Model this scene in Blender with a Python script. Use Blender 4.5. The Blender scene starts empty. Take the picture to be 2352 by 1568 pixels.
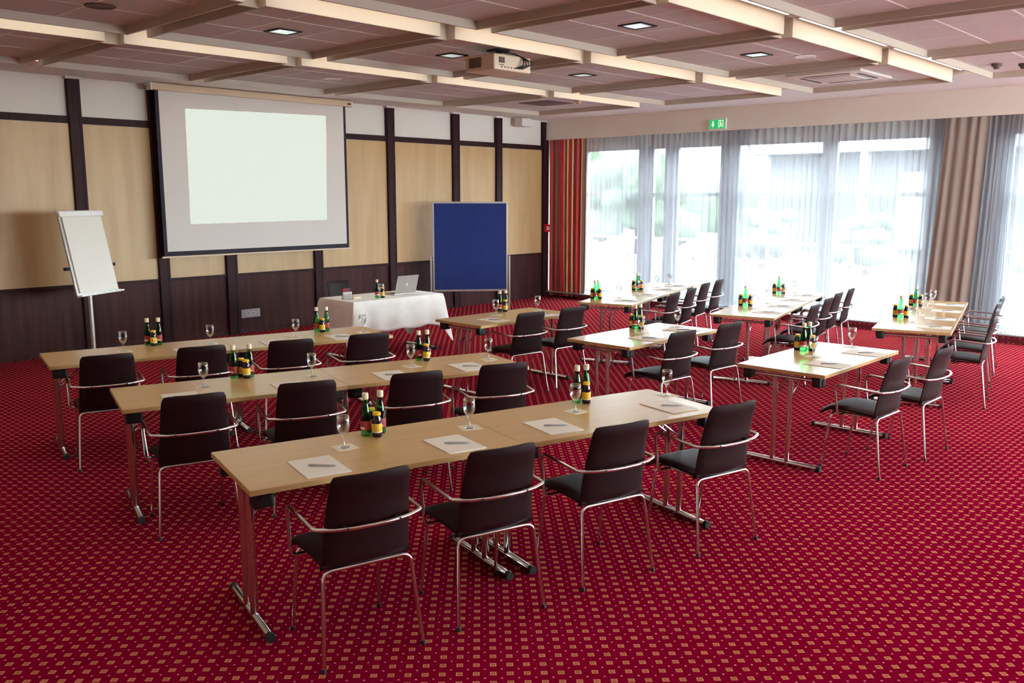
import bpy, bmesh, math, random
from mathutils import Vector, Matrix
random.seed(7)
sc = bpy.context.scene
COL = sc.collection

# ------------------------------------------------------------------ camera
cam_d = bpy.data.cameras.new('camera')
cam_d.sensor_width = 36.0
cam_d.lens = 31.27
cam_d.clip_start = 0.05
cam_d.clip_end = 300
cam = bpy.data.objects.new('camera', cam_d)
cam.location = (0, 0, 2.0054)
cam.rotation_euler = (1.4090, -0.0003, -0.8182)
COL.objects.link(cam)
sc.camera = cam

# ------------------------------------------------------------------ view, world
sc.view_settings.view_transform = 'Standard'
sc.view_settings.look = 'None'
sc.view_settings.exposure = 2.3
sc.view_settings.gamma = 1.0
sc.view_settings.use_curve_mapping = False
cy = sc.cycles
cy.use_denoising = True
cy.max_bounces = 10
cy.diffuse_bounces = 5
cy.glossy_bounces = 4
cy.transmission_bounces = 8
cy.transparent_max_bounces = 12
cy.sample_clamp_indirect = 6.0
cy.caustics_reflective = False
cy.caustics_refractive = False
try:
    cy.denoiser = 'OPENIMAGEDENOISE'
except Exception:
    pass

w = bpy.data.worlds.new('daylight'); sc.world = w; w.use_nodes = True
nt = w.node_tree; nt.nodes.clear()
bg = nt.nodes.new('ShaderNodeBackground'); wo = nt.nodes.new('ShaderNodeOutputWorld')
bg.inputs['Color'].default_value = (0.86, 0.96, 1.0, 1)
bg.inputs['Strength'].default_value = 6.8
nt.links.new(bg.outputs[0], wo.inputs[0])

TROUGH = 0.66        # luminous panels in the ceiling channels

PI = math.pi
def R(d): return d * PI / 180

# ================================================================== helpers
def new_bm(): return bmesh.new()

def box(bm, x0, x1, y0, y1, z0, z1, mtx=None):
    vs = [bm.verts.new((x, y, z)) for z in (z0, z1) for (x, y) in ((x0, y0), (x1, y0), (x1, y1), (x0, y1))]
    for f in ((3, 2, 1, 0), (4, 5, 6, 7), (0, 1, 5, 4), (1, 2, 6, 5), (2, 3, 7, 6), (3, 0, 4, 7)):
        bm.faces.new([vs[i] for i in f])
    if mtx is not None:
        for v in vs: v.co = mtx @ v.co
    return vs

def rbox(bm, x0, x1, y0, y1, z0, z1, r=0.003, seg=2, mtx=None):
    b = bmesh.new()
    box(b, x0, x1, y0, y1, z0, z1)
    bmesh.ops.bevel(b, geom=b.edges[:], offset=r, segments=seg, profile=0.7, affect='EDGES')
    if mtx is not None: bmesh.ops.transform(b, matrix=mtx, verts=b.verts[:])
    join(bm, b)

def join(bm, b):
    mp = {}
    for v in b.verts: mp[v] = bm.verts.new(v.co)
    for f in b.faces:
        try: bm.faces.new([mp[v] for v in f.verts])
        except ValueError: pass
    b.free()

def fillet(pts, rad, n=5):
    pts = [Vector(p) for p in pts]
    out = [pts[0]]
    for i in range(1, len(pts) - 1):
        a, b, c = pts[i - 1], pts[i], pts[i + 1]
        r = rad[i - 1] if isinstance(rad, (list, tuple)) else rad
        d1 = (a - b); d2 = (c - b)
        l1, l2 = d1.length, d2.length
        if r <= 0: out.append(b); continue
        ang = d1.angle(d2)
        t = min(r / math.tan(ang / 2), l1 * 0.49, l2 * 0.49)
        p1 = b + d1.normalized() * t; p2 = b + d2.normalized() * t
        for k in range(n + 1):
            s = k / n
            out.append(p1 * (1 - s) ** 2 + b * 2 * s * (1 - s) + p2 * s * s)
    out.append(pts[-1])
    return out

def tube(bm, pts, r, seg=8, cap=True):
    pts = [Vector(p) for p in pts]
    rings = []
    up = None
    for i, p in enumerate(pts):
        if i == 0: d = pts[1] - p
        elif i == len(pts) - 1: d = p - pts[i - 1]
        else: d = (pts[i + 1] - p).normalized() + (p - pts[i - 1]).normalized()
        d.normalize()
        if up is None:
            up = Vector((0, 0, 1)) if abs(d.z) < 0.9 else Vector((0, 1, 0))
        s = d.cross(up).normalized(); up = s.cross(d).normalized()
        rr = r[i] if isinstance(r, (list, tuple)) else r
        rings.append([bm.verts.new(p + (s * math.cos(a) + up * math.sin(a)) * rr) for a in [2 * PI * k / seg for k in range(seg)]])
    for a, b in zip(rings, rings[1:]):
        for k in range(seg):
            bm.faces.new((a[k], a[(k + 1) % seg], b[(k + 1) % seg], b[k]))
    if cap:
        bm.faces.new(rings[0][::-1]); bm.faces.new(rings[-1])

def lathe(bm, prof, seg=20, c=(0, 0, 0), close=True):
    c = Vector(c); rings = []
    for (r, z) in prof:
        if r < 1e-5: rings.append([bm.verts.new(c + Vector((0, 0, z)))])
        else: rings.append([bm.verts.new(c + Vector((r * math.cos(2 * PI * k / seg), r * math.sin(2 * PI * k / seg), z))) for k in range(seg)])
    for a, b in zip(rings, rings[1:]):
        for k in range(seg):
            k2 = (k + 1) % seg
            if len(a) == 1 and len(b) == 1: continue
            if len(a) == 1: bm.faces.new((a[0], b[k2], b[k]))
            elif len(b) == 1: bm.faces.new((a[k], a[k2], b[0]))
            else: bm.faces.new((a[k], a[k2], b[k2], b[k]))

def pad_sheet(bm, P, N, ns, nt, th, pw=8):
    """cushion-like sheet: P(s,t) -> point, s,t in -1..1 / 0..1, normal by differences, thickness th swelling from thin rims"""
    pts = [[Vector(P(-1 + 2 * i / ns, j / nt)) for i in range(ns + 1)] for j in range(nt + 1)]
    front = []; back = []
    for j in range(nt + 1):
        fr = []; bk = []
        for i in range(ns + 1):
            a = pts[j][min(i + 1, ns)] - pts[j][max(i - 1, 0)]
            b = pts[min(j + 1, nt)][i] - pts[max(j - 1, 0)][i]
            n = a.cross(b).normalized()
            s = -1 + 2 * i / ns; t = -1 + 2 * j / nt
            k = (max(0, 1 - abs(s) ** pw) * max(0, 1 - abs(t) ** pw)) ** 0.4
            k = 0.35 + 0.65 * k
            fr.append(bm.verts.new(pts[j][i] + n * th * 0.5 * k)); bk.append(bm.verts.new(pts[j][i] - n * th * 0.5 * k))
        front.append(fr); back.append(bk)
    for j in range(nt):
        for i in range(ns):
            bm.faces.new((front[j][i], front[j][i + 1], front[j + 1][i + 1], front[j + 1][i]))
            bm.faces.new((back[j][i], back[j + 1][i], back[j + 1][i + 1], back[j][i + 1]))
    for i in range(ns):
        bm.faces.new((front[0][i + 1], front[0][i], back[0][i], back[0][i + 1]))
        bm.faces.new((front[nt][i], front[nt][i + 1], back[nt][i + 1], back[nt][i]))
    for j in range(nt):
        bm.faces.new((front[j][0], front[j + 1][0], back[j + 1][0], back[j][0]))
        bm.faces.new((front[j + 1][ns], front[j][ns], back[j][ns], back[j + 1][ns]))

def obj(name, bm, m, parent=None, smooth=False, flat_angle=40):
    me = bpy.data.meshes.new(name)
    bmesh.ops.recalc_face_normals(bm, faces=bm.faces[:])
    bm.to_mesh(me); bm.free()
    me.materials.append(m)
    if smooth:
        me.polygons.foreach_set('use_smooth', [True] * len(me.polygons))
        try: me.set_sharp_from_angle(angle=R(flat_angle))
        except Exception: pass
    o = bpy.data.objects.new(name, me); COL.objects.link(o)
    if parent is not None: o.parent = parent
    return o

def tag(o, label=None, cat=None, group=None, kind=None):
    if label: o['label'] = label
    if cat: o['category'] = cat
    if group: o['group'] = group
    if kind: o['kind'] = kind
    return o

def empty(name, loc=(0, 0, 0), rz=0.0):
    o = bpy.data.objects.new(name, None); o.empty_display_size = 0.1
    o.location = loc; o.rotation_euler = (0, 0, rz); COL.objects.link(o)
    return o

def copy_tree(o, parent=None):
    kids = [c for c in KIDS.get(o.name, [])]
    c = o.copy(); COL.objects.link(c)
    c.parent = parent
    KIDS[c.name] = []
    for k in kids:
        n = copy_tree(k, c); KIDS[c.name].append(n)
    return c
KIDS = {}
def reg(o):
    KIDS[o.name] = [c for c in o.children]
    for c in o.children: reg(c)
    return o

# ================================================================== materials
def srgb(r, g, b):
    f = lambda c: (c / 255 / 12.92) if c / 255 <= 0.04045 else ((c / 255 + 0.055) / 1.055) ** 2.4
    return (f(r), f(g), f(b), 1)

def mat(name, col, rough=0.5, metal=0.0, spec=0.5, emis=None, es=0.0, sheen=0.0, coat=0.0):
    m = bpy.data.materials.new(name); m.use_nodes = True
    b = m.node_tree.nodes['Principled BSDF']
    b.inputs['Base Color'].default_value = col
    b.inputs['Roughness'].default_value = rough
    b.inputs['Metallic'].default_value = metal
    b.inputs['Specular IOR Level'].default_value = spec
    if sheen: b.inputs['Sheen Weight'].default_value = sheen
    if coat: b.inputs['Coat Weight'].default_value = coat; b.inputs['Coat Roughness'].default_value = 0.14
    if emis: b.inputs['Emission Color'].default_value = emis; b.inputs['Emission Strength'].default_value = es
    return m

def nodes(m): return m.node_tree, m.node_tree.nodes, m.node_tree.links, m.node_tree.nodes['Principled BSDF']

def noise_var(m, c1, c2, scale=(1, 1, 1), ns=1.0, detail=4, coord='Object', rough=None, bump=0.0, bscale=None, dist=0.0, lo=.3, hi=.7):
    nt, N, L, b = nodes(m)
    tc = N.new('ShaderNodeTexCoord'); mp = N.new('ShaderNodeMapping'); mp.inputs['Scale'].default_value = scale
    no = N.new('ShaderNodeTexNoise'); no.inputs['Scale'].default_value = ns; no.inputs['Detail'].default_value = detail
    no.inputs['Distortion'].default_value = dist
    cr = N.new('ShaderNodeValToRGB')
    cr.color_ramp.elements[0].position = lo; cr.color_ramp.elements[1].position = hi
    cr.color_ramp.elements[0].color = c1; cr.color_ramp.elements[1].color = c2
    L.new(tc.outputs[coord], mp.inputs[0]); L.new(mp.outputs[0], no.inputs['Vector'])
    L.new(no.outputs['Fac'], cr.inputs[0]); L.new(cr.outputs[0], b.inputs['Base Color'])
    if bump:
        bp = N.new('ShaderNodeBump'); bp.inputs['Strength'].default_value = bump; bp.inputs['Distance'].default_value = 0.002
        if bscale:
            n2 = N.new('ShaderNodeTexNoise'); n2.inputs['Scale'].default_value = bscale; L.new(tc.outputs[coord], n2.inputs['Vector']); L.new(n2.outputs['Fac'], bp.inputs['Height'])
        else: L.new(no.outputs['Fac'], bp.inputs['Height'])
        L.new(bp.outputs[0], b.inputs['Normal'])
    return m

M = {}
M['beech'] = noise_var(mat('beech', (1, 1, 1, 1), 0.30, spec=0.5, coat=0.25), srgb(198, 160, 106), srgb(209, 173, 119), (1.2, 14, 1), 2.0, 5, dist=0.4)
M['beech_edge'] = mat('beech_edge', srgb(196, 162, 112), 0.45)
M['leather'] = noise_var(mat('leather', (1, 1, 1, 1), 0.48, spec=0.22), srgb(28, 7, 9), srgb(37, 10, 13), ns=30, bump=0.12, bscale=420)
M['chrome'] = mat('chrome', (0.72, 0.72, 0.73, 1), 0.13, 1.0)
M['black'] = mat('black_plastic', srgb(26, 26, 28), 0.45)
M['paper'] = mat('paper', srgb(232, 226, 216), 0.8)
M['coaster'] = mat('coaster_card', srgb(232, 222, 196), 0.85)
M['pen'] = mat('pen_grey', srgb(168, 169, 172), 0.4)
M['cloth'] = noise_var(mat('white_cloth', (1, 1, 1, 1), 0.85, sheen=0.3), srgb(226, 220, 214), srgb(240, 236, 230), ns=5, bump=0.25, bscale=9)
M['white'] = mat('white_paint', srgb(225, 220, 212), 0.7)
M['offwhite'] = mat('wall_offwhite', srgb(228, 222, 212), 0.85)
M['greige'] = mat('wall_greige', srgb(226, 218, 204), 0.85)
M['fin'] = mat('ceiling_fin', srgb(196, 184, 168), 0.6)
M['tile'] = noise_var(mat('ceiling_tile', (1, 1, 1, 1), 0.9), srgb(206, 200, 198), srgb(212, 207, 204), ns=60)
M['tbar'] = mat('ceiling_grid', srgb(238, 235, 230), 0.4)
M['soffit'] = mat('ceiling_plaster', srgb(226, 221, 216), 0.8)
M['panel'] = noise_var(mat('maple_panel', (1, 1, 1, 1), 0.4, spec=0.45), srgb(188, 152, 104), srgb(200, 167, 120), (5, 5, 0.5), 1.6, 6, dist=0.3)
M['wainscot'] = noise_var(mat('wenge_panel', (1, 1, 1, 1), 0.5, spec=0.12), srgb(54, 29, 29), srgb(80, 48, 47), (7, 7, 0.35), 1.8, 6)
M['post'] = noise_var(mat('wenge_post', (1, 1, 1, 1), 0.5, spec=0.12), srgb(46, 24, 27), srgb(58, 33, 36), (9, 9, 0.5), 2.0, 5)
M['alu'] = mat('anodised_aluminium', srgb(196, 192, 184), 0.35, 0.6)
M['screen'] = mat('screen_fabric', srgb(216, 208, 202), 0.9)
M['case'] = mat('screen_case', srgb(216, 190, 160), 0.5)
M['darkborder'] = mat('screen_border', srgb(38, 33, 46), 0.8)
M['mint'] = mat('projection', srgb(60, 60, 60), 0.9, emis=srgb(231, 240, 226), es=0.185)
M['felt'] = noise_var(mat('blue_felt', (1, 1, 1, 1), 0.95, sheen=0.2), srgb(26, 45, 112), srgb(31, 51, 120), ns=9)
M['red'] = mat('alarm_red', srgb(180, 16, 40), 0.35)
M['socket'] = mat('socket_plate', srgb(165, 165, 172), 0.4)
M['hole'] = mat('dark_hole', srgb(20, 18, 20), 0.6)
M['silver'] = mat('laptop_silver', srgb(196, 192, 186), 0.35, 0.7)
M['keys'] = mat('laptop_keys', srgb(48, 46, 62), 0.5)
M['logo'] = mat('laptop_logo', srgb(240, 240, 236), 0.3)
M['yellow'] = mat('yellow_cap', srgb(240, 184, 20), 0.35)
M['ylabel'] = noise_var(mat('yellow_label', (1, 1, 1, 1), 0.5), srgb(222, 172, 30), srgb(240, 205, 70), ns=60)
M['juice'] = mat('dark_juice', srgb(34, 14, 26), 0.08, spec=0.6)
M['cap'] = mat('bottle_cap', srgb(226, 210, 184), 0.45)
M['rlabel'] = noise_var(mat('red_label', (1, 1, 1, 1), 0.5), srgb(150, 34, 44), srgb(176, 74, 72), ns=90)
M['wlabel'] = mat('white_label', srgb(224, 226, 214), 0.5)
M['frame'] = mat('window_frame', srgb(168, 174, 182), 0.5)
M['ledge'] = mat('ledge_stone', srgb(150, 150, 154), 0.5)
M['taupe'] = mat('taupe_drape', srgb(160, 150, 140), 0.9)
M['projwhite'] = mat('projector_shell', srgb(232, 216, 190), 0.4)
M['grille'] = mat('grille_dark', srgb(96, 80, 72), 0.6)
M['concrete'] = mat('terrace_concrete', srgb(58, 58, 60), 0.9)
M['render'] = mat('building_render', srgb(150, 152, 156), 0.9)
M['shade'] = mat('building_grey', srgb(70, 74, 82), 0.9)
M['leafgreen'] = noise_var(mat('foliage_green', (1, 1, 1, 1), 0.9), srgb(44, 60, 42), srgb(80, 98, 70), ns=3)
M['rail'] = mat('terrace_rail', srgb(150, 156, 166), 0.5)
M['diffuser'] = mat('lamp_diffuser', srgb(240, 240, 240), 0.5, emis=(1.0, 0.92, 0.78, 1), es=TROUGH)
M['downglass'] = mat('downlight_glass', srgb(200, 205, 205), 0.15, 0.3, emis=(0.9, 1, 1, 1), es=0.1)
M['signgreen'] = mat('exit_green', srgb(20, 120, 60), 0.4, emis=srgb(40, 200, 110), es=0.16)
M['signwhite'] = mat('exit_white', srgb(220, 240, 210), 0.4, emis=srgb(235, 255, 215), es=0.2)
for n, c in (('cap_red', (190, 20, 40)), ('cap_black', (30, 26, 34)), ('cap_blue', (70, 50, 150)), ('cap_green', (30, 120, 70))):
    M[n] = mat(n, srgb(*c), 0.4)

def thin_glass(name, tint, gl=(1, 1, 1, 1), blend=0.25, mx=0.9, rough=0.02):
    m = bpy.data.materials.new(name); m.use_nodes = True
    nt = m.node_tree; N = nt.nodes; L = nt.links; N.clear()
    tr = N.new('ShaderNodeBsdfTransparent'); tr.inputs[0].default_value = tint
    g = N.new('ShaderNodeBsdfGlossy'); g.inputs['Color'].default_value = gl; g.inputs['Roughness'].default_value = rough
    lw = N.new('ShaderNodeLayerWeight'); lw.inputs['Blend'].default_value = blend
    mu = N.new('ShaderNodeMath'); mu.operation = 'MULTIPLY'; mu.inputs[1].default_value = mx
    mi = N.new('ShaderNodeMixShader'); o = N.new('ShaderNodeOutputMaterial')
    L.new(lw.outputs['Facing'], mu.inputs[0]); L.new(mu.outputs[0], mi.inputs[0])
    L.new(tr.outputs[0], mi.inputs[1]); L.new(g.outputs[0], mi.inputs[2]); L.new(mi.outputs[0], o.inputs[0])
    return m
M['pane'] = thin_glass('window_glass', (0.93, 0.96, 0.96, 1), blend=0.08, mx=0.5)
M['glass'] = thin_glass('clear_glass', (0.90, 0.91, 0.91, 1), blend=0.42, mx=0.75)
M['green'] = thin_glass('green_glass', srgb(150, 226, 172), blend=0.2, mx=0.45)
M['acrylic'] = thin_glass('clear_acrylic', (0.92, 0.92, 0.94, 1), blend=0.2, mx=0.5)

def sheer(name, col, opac, tcol):
    m = bpy.data.materials.new(name); m.use_nodes = True
    nt = m.node_tree; N = nt.nodes; L = nt.links; N.clear()
    tr = N.new('ShaderNodeBsdfTransparent'); tr.inputs[0].default_value = (0.97, 0.98, 1, 1)
    tl = N.new('ShaderNodeBsdfTranslucent'); tl.inputs[0].default_value = tcol
    df = N.new('ShaderNodeBsdfDiffuse'); df.inputs[0].default_value = col
    m1 = N.new('ShaderNodeMixShader'); m1.inputs[0].default_value = 0.45
    lw = N.new('ShaderNodeLayerWeight'); lw.inputs['Blend'].default_value = 0.5
    mr = N.new('ShaderNodeMapRange'); mr.inputs['To Min'].default_value = opac; mr.inputs['To Max'].default_value = 0.98
    pw = N.new('ShaderNodeMath'); pw.operation = 'POWER'; pw.inputs[1].default_value = 1.6
    m2 = N.new('ShaderNodeMixShader'); o = N.new('ShaderNodeOutputMaterial')
    L.new(tl.outputs[0], m1.inputs[1]); L.new(df.outputs[0], m1.inputs[2])
    L.new(lw.outputs['Facing'], pw.inputs[0]); L.new(pw.outputs[0], mr.inputs['Value']); L.new(mr.outputs[0], m2.inputs[0])
    L.new(tr.outputs[0], m2.inputs[1]); L.new(m1.outputs[0], m2.inputs[2]); L.new(m2.outputs[0], o.inputs[0])
    return m
M['sheer'] = sheer('sheer_voile', (0.85, 0.83, 0.86, 1), 0.56, (0.23, 0.23, 0.24, 1))
M['sheer_double'] = sheer('sheer_voile_gathered', (0.78, 0.79, 0.83, 1), 0.74, (0.23, 0.24, 0.255, 1))

def carpet():
    m = mat('red_carpet', srgb(140, 8, 40), 1.0, spec=0.0, sheen=0.0)
    nt, N, L, b = nodes(m)
    tc = N.new('ShaderNodeTexCoord'); mp = N.new('ShaderNodeMapping')
    mp.inputs['Rotation'].default_value = (0, 0, R(45)); k = 1 / 0.0724
    mp.inputs['Scale'].default_value = (k, k, k)
    L.new(tc.outputs['Object'], mp.inputs[0])
    sp = N.new('ShaderNodeSeparateXYZ'); L.new(mp.outputs[0], sp.inputs[0])
    def mt(op, a, c=None, d=None):
        n = N.new('ShaderNodeMath'); n.operation = op
        for i, x in enumerate((a, c, d)):
            if x is None: continue
            if isinstance(x, (int, float)): n.inputs[i].default_value = x
            else: L.new(x, n.inputs[i])
        return n.outputs[0]
    def cell(off):
        fx = mt('ABSOLUTE', mt('SUBTRACT', mt('FRACT', mt('ADD', sp.outputs[0], off)), 0.5))
        fy = mt('ABSOLUTE', mt('SUBTRACT', mt('FRACT', mt('ADD', sp.outputs[1], off)), 0.5))
        return mt('MAXIMUM', fx, fy)
    c0 = cell(0.0); c1 = cell(0.5)
    sq = mt('LESS_THAN', c0, 0.195); ringi = mt('LESS_THAN', c0, 0.118); dot = mt('LESS_THAN', c0, 0.05)
    small = mt('LESS_THAN', c1, 0.06)
    fac = mt('ADD', mt('SUBTRACT', sq, mt('MULTIPLY', ringi, 0.65)), mt('MULTIPLY', dot, 0.5))
    no = N.new('ShaderNodeTexNoise'); no.inputs['Scale'].default_value = 260; L.new(tc.outputs['Object'], no.inputs['Vector'])
    n2 = N.new('ShaderNodeTexNoise'); n2.inputs['Scale'].default_value = 1.3; L.new(tc.outputs['Object'], n2.inputs['Vector'])
    base = N.new('ShaderNodeMix'); base.data_type = 'RGBA'
    base.inputs['A'].default_value = srgb(112, 3, 34); base.inputs['B'].default_value = srgb(140, 7, 47)
    L.new(mt('MULTIPLY', mt('ADD', no.outputs['Fac'], n2.outputs['Fac']), 0.5), base.inputs['Factor'])
    mx = N.new('ShaderNodeMix'); mx.data_type = 'RGBA'; mx.inputs['B'].default_value = srgb(204, 134, 96)
    L.new(fac, mx.inputs['Factor']); L.new(base.outputs['Result'], mx.inputs['A'])
    m2 = N.new('ShaderNodeMix'); m2.data_type = 'RGBA'; m2.inputs['B'].default_value = srgb(214, 136, 126)
    L.new(small, m2.inputs['Factor']); L.new(mx.outputs['Result'], m2.inputs['A'])
    L.new(m2.outputs['Result'], b.inputs['Base Color'])
    bp = N.new('ShaderNodeBump'); bp.inputs['Strength'].default_value = 0.4; bp.inputs['Distance'].default_value = 0.003
    L.new(no.outputs['Fac'], bp.inputs['Height']); L.new(bp.outputs[0], b.inputs['Normal'])
    return m
M['carpet'] = carpet()

def stripes():
    m = mat('striped_drape', (1, 1, 1, 1), 0.85, sheen=0.2)
    nt, N, L, b = nodes(m)
    uv = N.new('ShaderNodeUVMap'); sp = N.new('ShaderNodeSeparateXYZ'); L.new(uv.outputs[0], sp.inputs[0])
    fr = N.new('ShaderNodeMath'); fr.operation = 'FRACT'; L.new(sp.outputs[0], fr.inputs[0])
    cr = N.new('ShaderNodeValToRGB'); cr.color_ramp.interpolation = 'CONSTANT'
    S = [(0, (134, 108, 92)), (.16, (236, 190, 130)), (.20, (186, 40, 56)), (.36, (232, 84, 90)), (.44, (134, 108, 92)), (.55, (186, 40, 56)), (.66, (246, 206, 140)), (.71, (134, 108, 92)), (.80, (220, 66, 76)), (.94, (236, 190, 130))]
    e = cr.color_ramp.elements
    e[0].position = 0; e[0].color = srgb(*S[0][1]); e[1].position = S[1][0]; e[1].color = srgb(*S[1][1])
    for p, c in S[2:]:
        x = e.new(p); x.color = srgb(*c)
    L.new(fr.outputs[0], cr.inputs[0]); L.new(cr.outputs[0], b.inputs['Base Color'])
    return m
M['stripes'] = stripes()
def plinthmat():
    m = mat('plinth_carpet', srgb(96, 10, 30), 0.95)
    nt, N, L, b = nodes(m)
    tc = N.new('ShaderNodeTexCoord'); vo = N.new('ShaderNodeTexVoronoi'); vo.inputs['Scale'].default_value = 14; vo.inputs['Randomness'].default_value = 0.1
    cr = N.new('ShaderNodeValToRGB'); cr.color_ramp.elements[0].position = 0.2; cr.color_ramp.elements[1].position = 0.3
    cr.color_ramp.elements[0].color = srgb(170, 90, 70); cr.color_ramp.elements[1].color = srgb(100, 10, 32)
    L.new(tc.outputs['Object'], vo.inputs['Vector']); L.new(vo.outputs['Distance'], cr.inputs[0]); L.new(cr.outputs[0], b.inputs['Base Color'])
    return m
M['plinth'] = plinthmat()

# ================================================================== the room
WY, WX = 11.83, 13.56            # screen wall, face of the curtain box
X0, Y0 = -3.4, -5.2              # far sides of the room behind the camera
CH = 3.47                        # plaster border of the ceiling
def struct(name, bm, m, parent=None, smooth=False):
    o = obj(name, bm, m, parent, smooth)
    if parent is None: o['kind'] = 'structure'
    return o

bm = new_bm(); box(bm, X0 - .2, 14.4, Y0 - .2, WY + .2, -0.2, 0.0); struct('floor', bm, M['carpet'])
# screen wall with its panelling
bm = new_bm(); box(bm, X0, 14.4, WY + .02, WY + .25, 0, 3.7); wf = struct('wall_front', bm, M['offwhite'])
posts = [(-2.3, -2.15), (-.6, -.45), (1.1, 1.25), (2.80, 2.95), (4.53, 4.68), (5.56, 5.71), (6.56, 6.73), (8.07, 8.22), (9.57, 9.72), (11.05, 11.21), (12.16, 12.31), (13.48, 13.64)]
for i, (a, b) in enumerate(posts):
    bm = new_bm(); rbox(bm, a, b, WY - .06, WY + .02, 0, 3.44, 0.004)
    box(bm, b - .035, b - .028, WY - .066, WY - .058, 0, 3.42)
    box(bm, (a + b) / 2 - .02, (a + b) / 2 + .02, WY - .066, WY - .058, 3.40, 3.425)
    o = obj('post', bm, M['post'], wf)
    bm = new_bm(); box(bm, a - .02, b + .02, WY - .07, WY + .02, 3.44, CH); obj('post_cap', bm, M['soffit'], wf)
edges = [X0] + [v for p in posts for v in p]
for i in range(len(posts)):
    a = X0 if i == 0 else posts[i - 1][1]; b = posts[i][0]
    bm = new_bm(); box(bm, a + .004, b - .004, WY - .012, WY + .02, 0.89, 2.90); obj('wood_panel', bm, M['panel'], wf)
    bm = new_bm(); box(bm, a, b, WY - .016, WY + .02, 0.0, 0.85); box(bm, a, b, WY - .024, WY - .014, 0.0, 0.075); obj('wainscot_panel', bm, M['wainscot'], wf)
    bm = new_bm(); rbox(bm, a, b, WY - .035, WY + .02, 0.85, 0.89, .003); obj('chair_rail', bm, M['post'], wf)
    bm = new_bm(); rbox(bm, a, b, WY - .032, WY + .02, 2.905, 2.99, .003); obj('picture_rail', bm, M['post'], wf)
# other walls, behind the camera
bm = new_bm(); box(bm, X0 - .2, X0, Y0 - .2, WY + .2, 0, 3.7); struct('wall_left', bm, M['greige'])
ADDED_WINS = [(5.4, 7.8), (8.4, 10.8), (11.4, 13.2)]  # unseen openings added in the back wall to brighten the room with daylight
bm = new_bm(); box(bm, X0, 14.4, Y0 - .2, Y0, 0, .8); box(bm, X0, 14.4, Y0 - .2, Y0, 3.0, 3.7)
xs_ = [X0] + [v for p in ADDED_WINS for v in p] + [14.4]
for a, b in zip(xs_[0::2], xs_[1::2]): box(bm, a, b, Y0 - .2, Y0, .8, 3.0)
struct('wall_back', bm, M['greige'])
# window wall: face of the curtain box above, lintel, piers
WPX = 14.15
bm = new_bm()
box(bm, WX, WX + .06, Y0, WY, 3.095, 3.62)
box(bm, WPX - .08, WPX + .2, Y0, WY, 2.93, 3.62)
wr = struct('wall_right', bm, M['greige'])
wins = [(9.90, 11.22), (9.31, 9.66), (8.16, 9.12), (6.31, 7.90), (4.66, 6.16), (2.05, 3.62), (0.1, 1.9), (-1.9, -.1), (-4.9, -2.1)]  # those beyond the curtains are out of view, added bare for extra daylight
ws = sorted(wins)
bm = new_bm()
ys = [Y0] + [v for p in ws for v in p] + [WY]
for a, b in zip(ys[0::2], ys[1::2]):
    box(bm, WPX - .07, WPX + .12, a, b, 0.0, 2.93)
obj('pier', bm, M['frame'], wr)
bm = new_bm(); box(bm, WPX - .05, WPX + .15, Y0, WY, 0, 0.12); obj('sill_wall', bm, M['frame'], wr)
for n, (a, b) in enumerate(wins):
    bm = new_bm()
    for (p, q, r, s) in ((a, a + .05, .12, 2.93), (b - .05, b, .12, 2.93)): box(bm, WPX - .03, WPX + .04, p, q, r, s)
    for z0, z1 in ((.12, .18), (2.0, 2.07), (2.87, 2.93)): box(bm, WPX - .03, WPX + .04, a + .05, b - .05, z0, z1)
    o = struct('window_%d' % (n + 1), bm, M['frame'])
    bm = new_bm(); box(bm, WPX + .004, WPX + .010, a + .05, b - .05, .18, 2.87); obj('pane', bm, M['pane'], o)
for n, (a, b) in enumerate(ADDED_WINS):  # frames and panes of the added back openings
    bm = new_bm()
    for p, q, u_, v_ in ((a, a + .05, .8, 3.0), (b - .05, b, .8, 3.0), (a + .05, b - .05, .8, .86), (a + .05, b - .05, 2.94, 3.0)): box(bm, p, q, Y0 - .12, Y0 - .05, u_, v_)
    o = struct('window_%d' % (n + 10), bm, M['frame'])
    bm = new_bm(); box(bm, a + .05, b - .05, Y0 - .09, Y0 - .084, .86, 2.94); obj('pane', bm, M['pane'], o)
bm = new_bm(); rbox(bm, WX, WX + .05, Y0, 10.95, 0, 0.10, .004); struct('baseboard_right', bm, M['plinth'])
bm = new_bm(); box(bm, WX + .0, WPX - .05, Y0, WY, 0.10, 0.118)
tr = struct('trim_ledge', bm, M['ledge'])
bm = new_bm()
for i in range(260):
    y = -1.0 + i * .045
    box(bm, WX + .10, WX + .17, y, y + .022, .118, .121)
obj('heater_grille', bm, M['hole'], tr)

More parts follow.
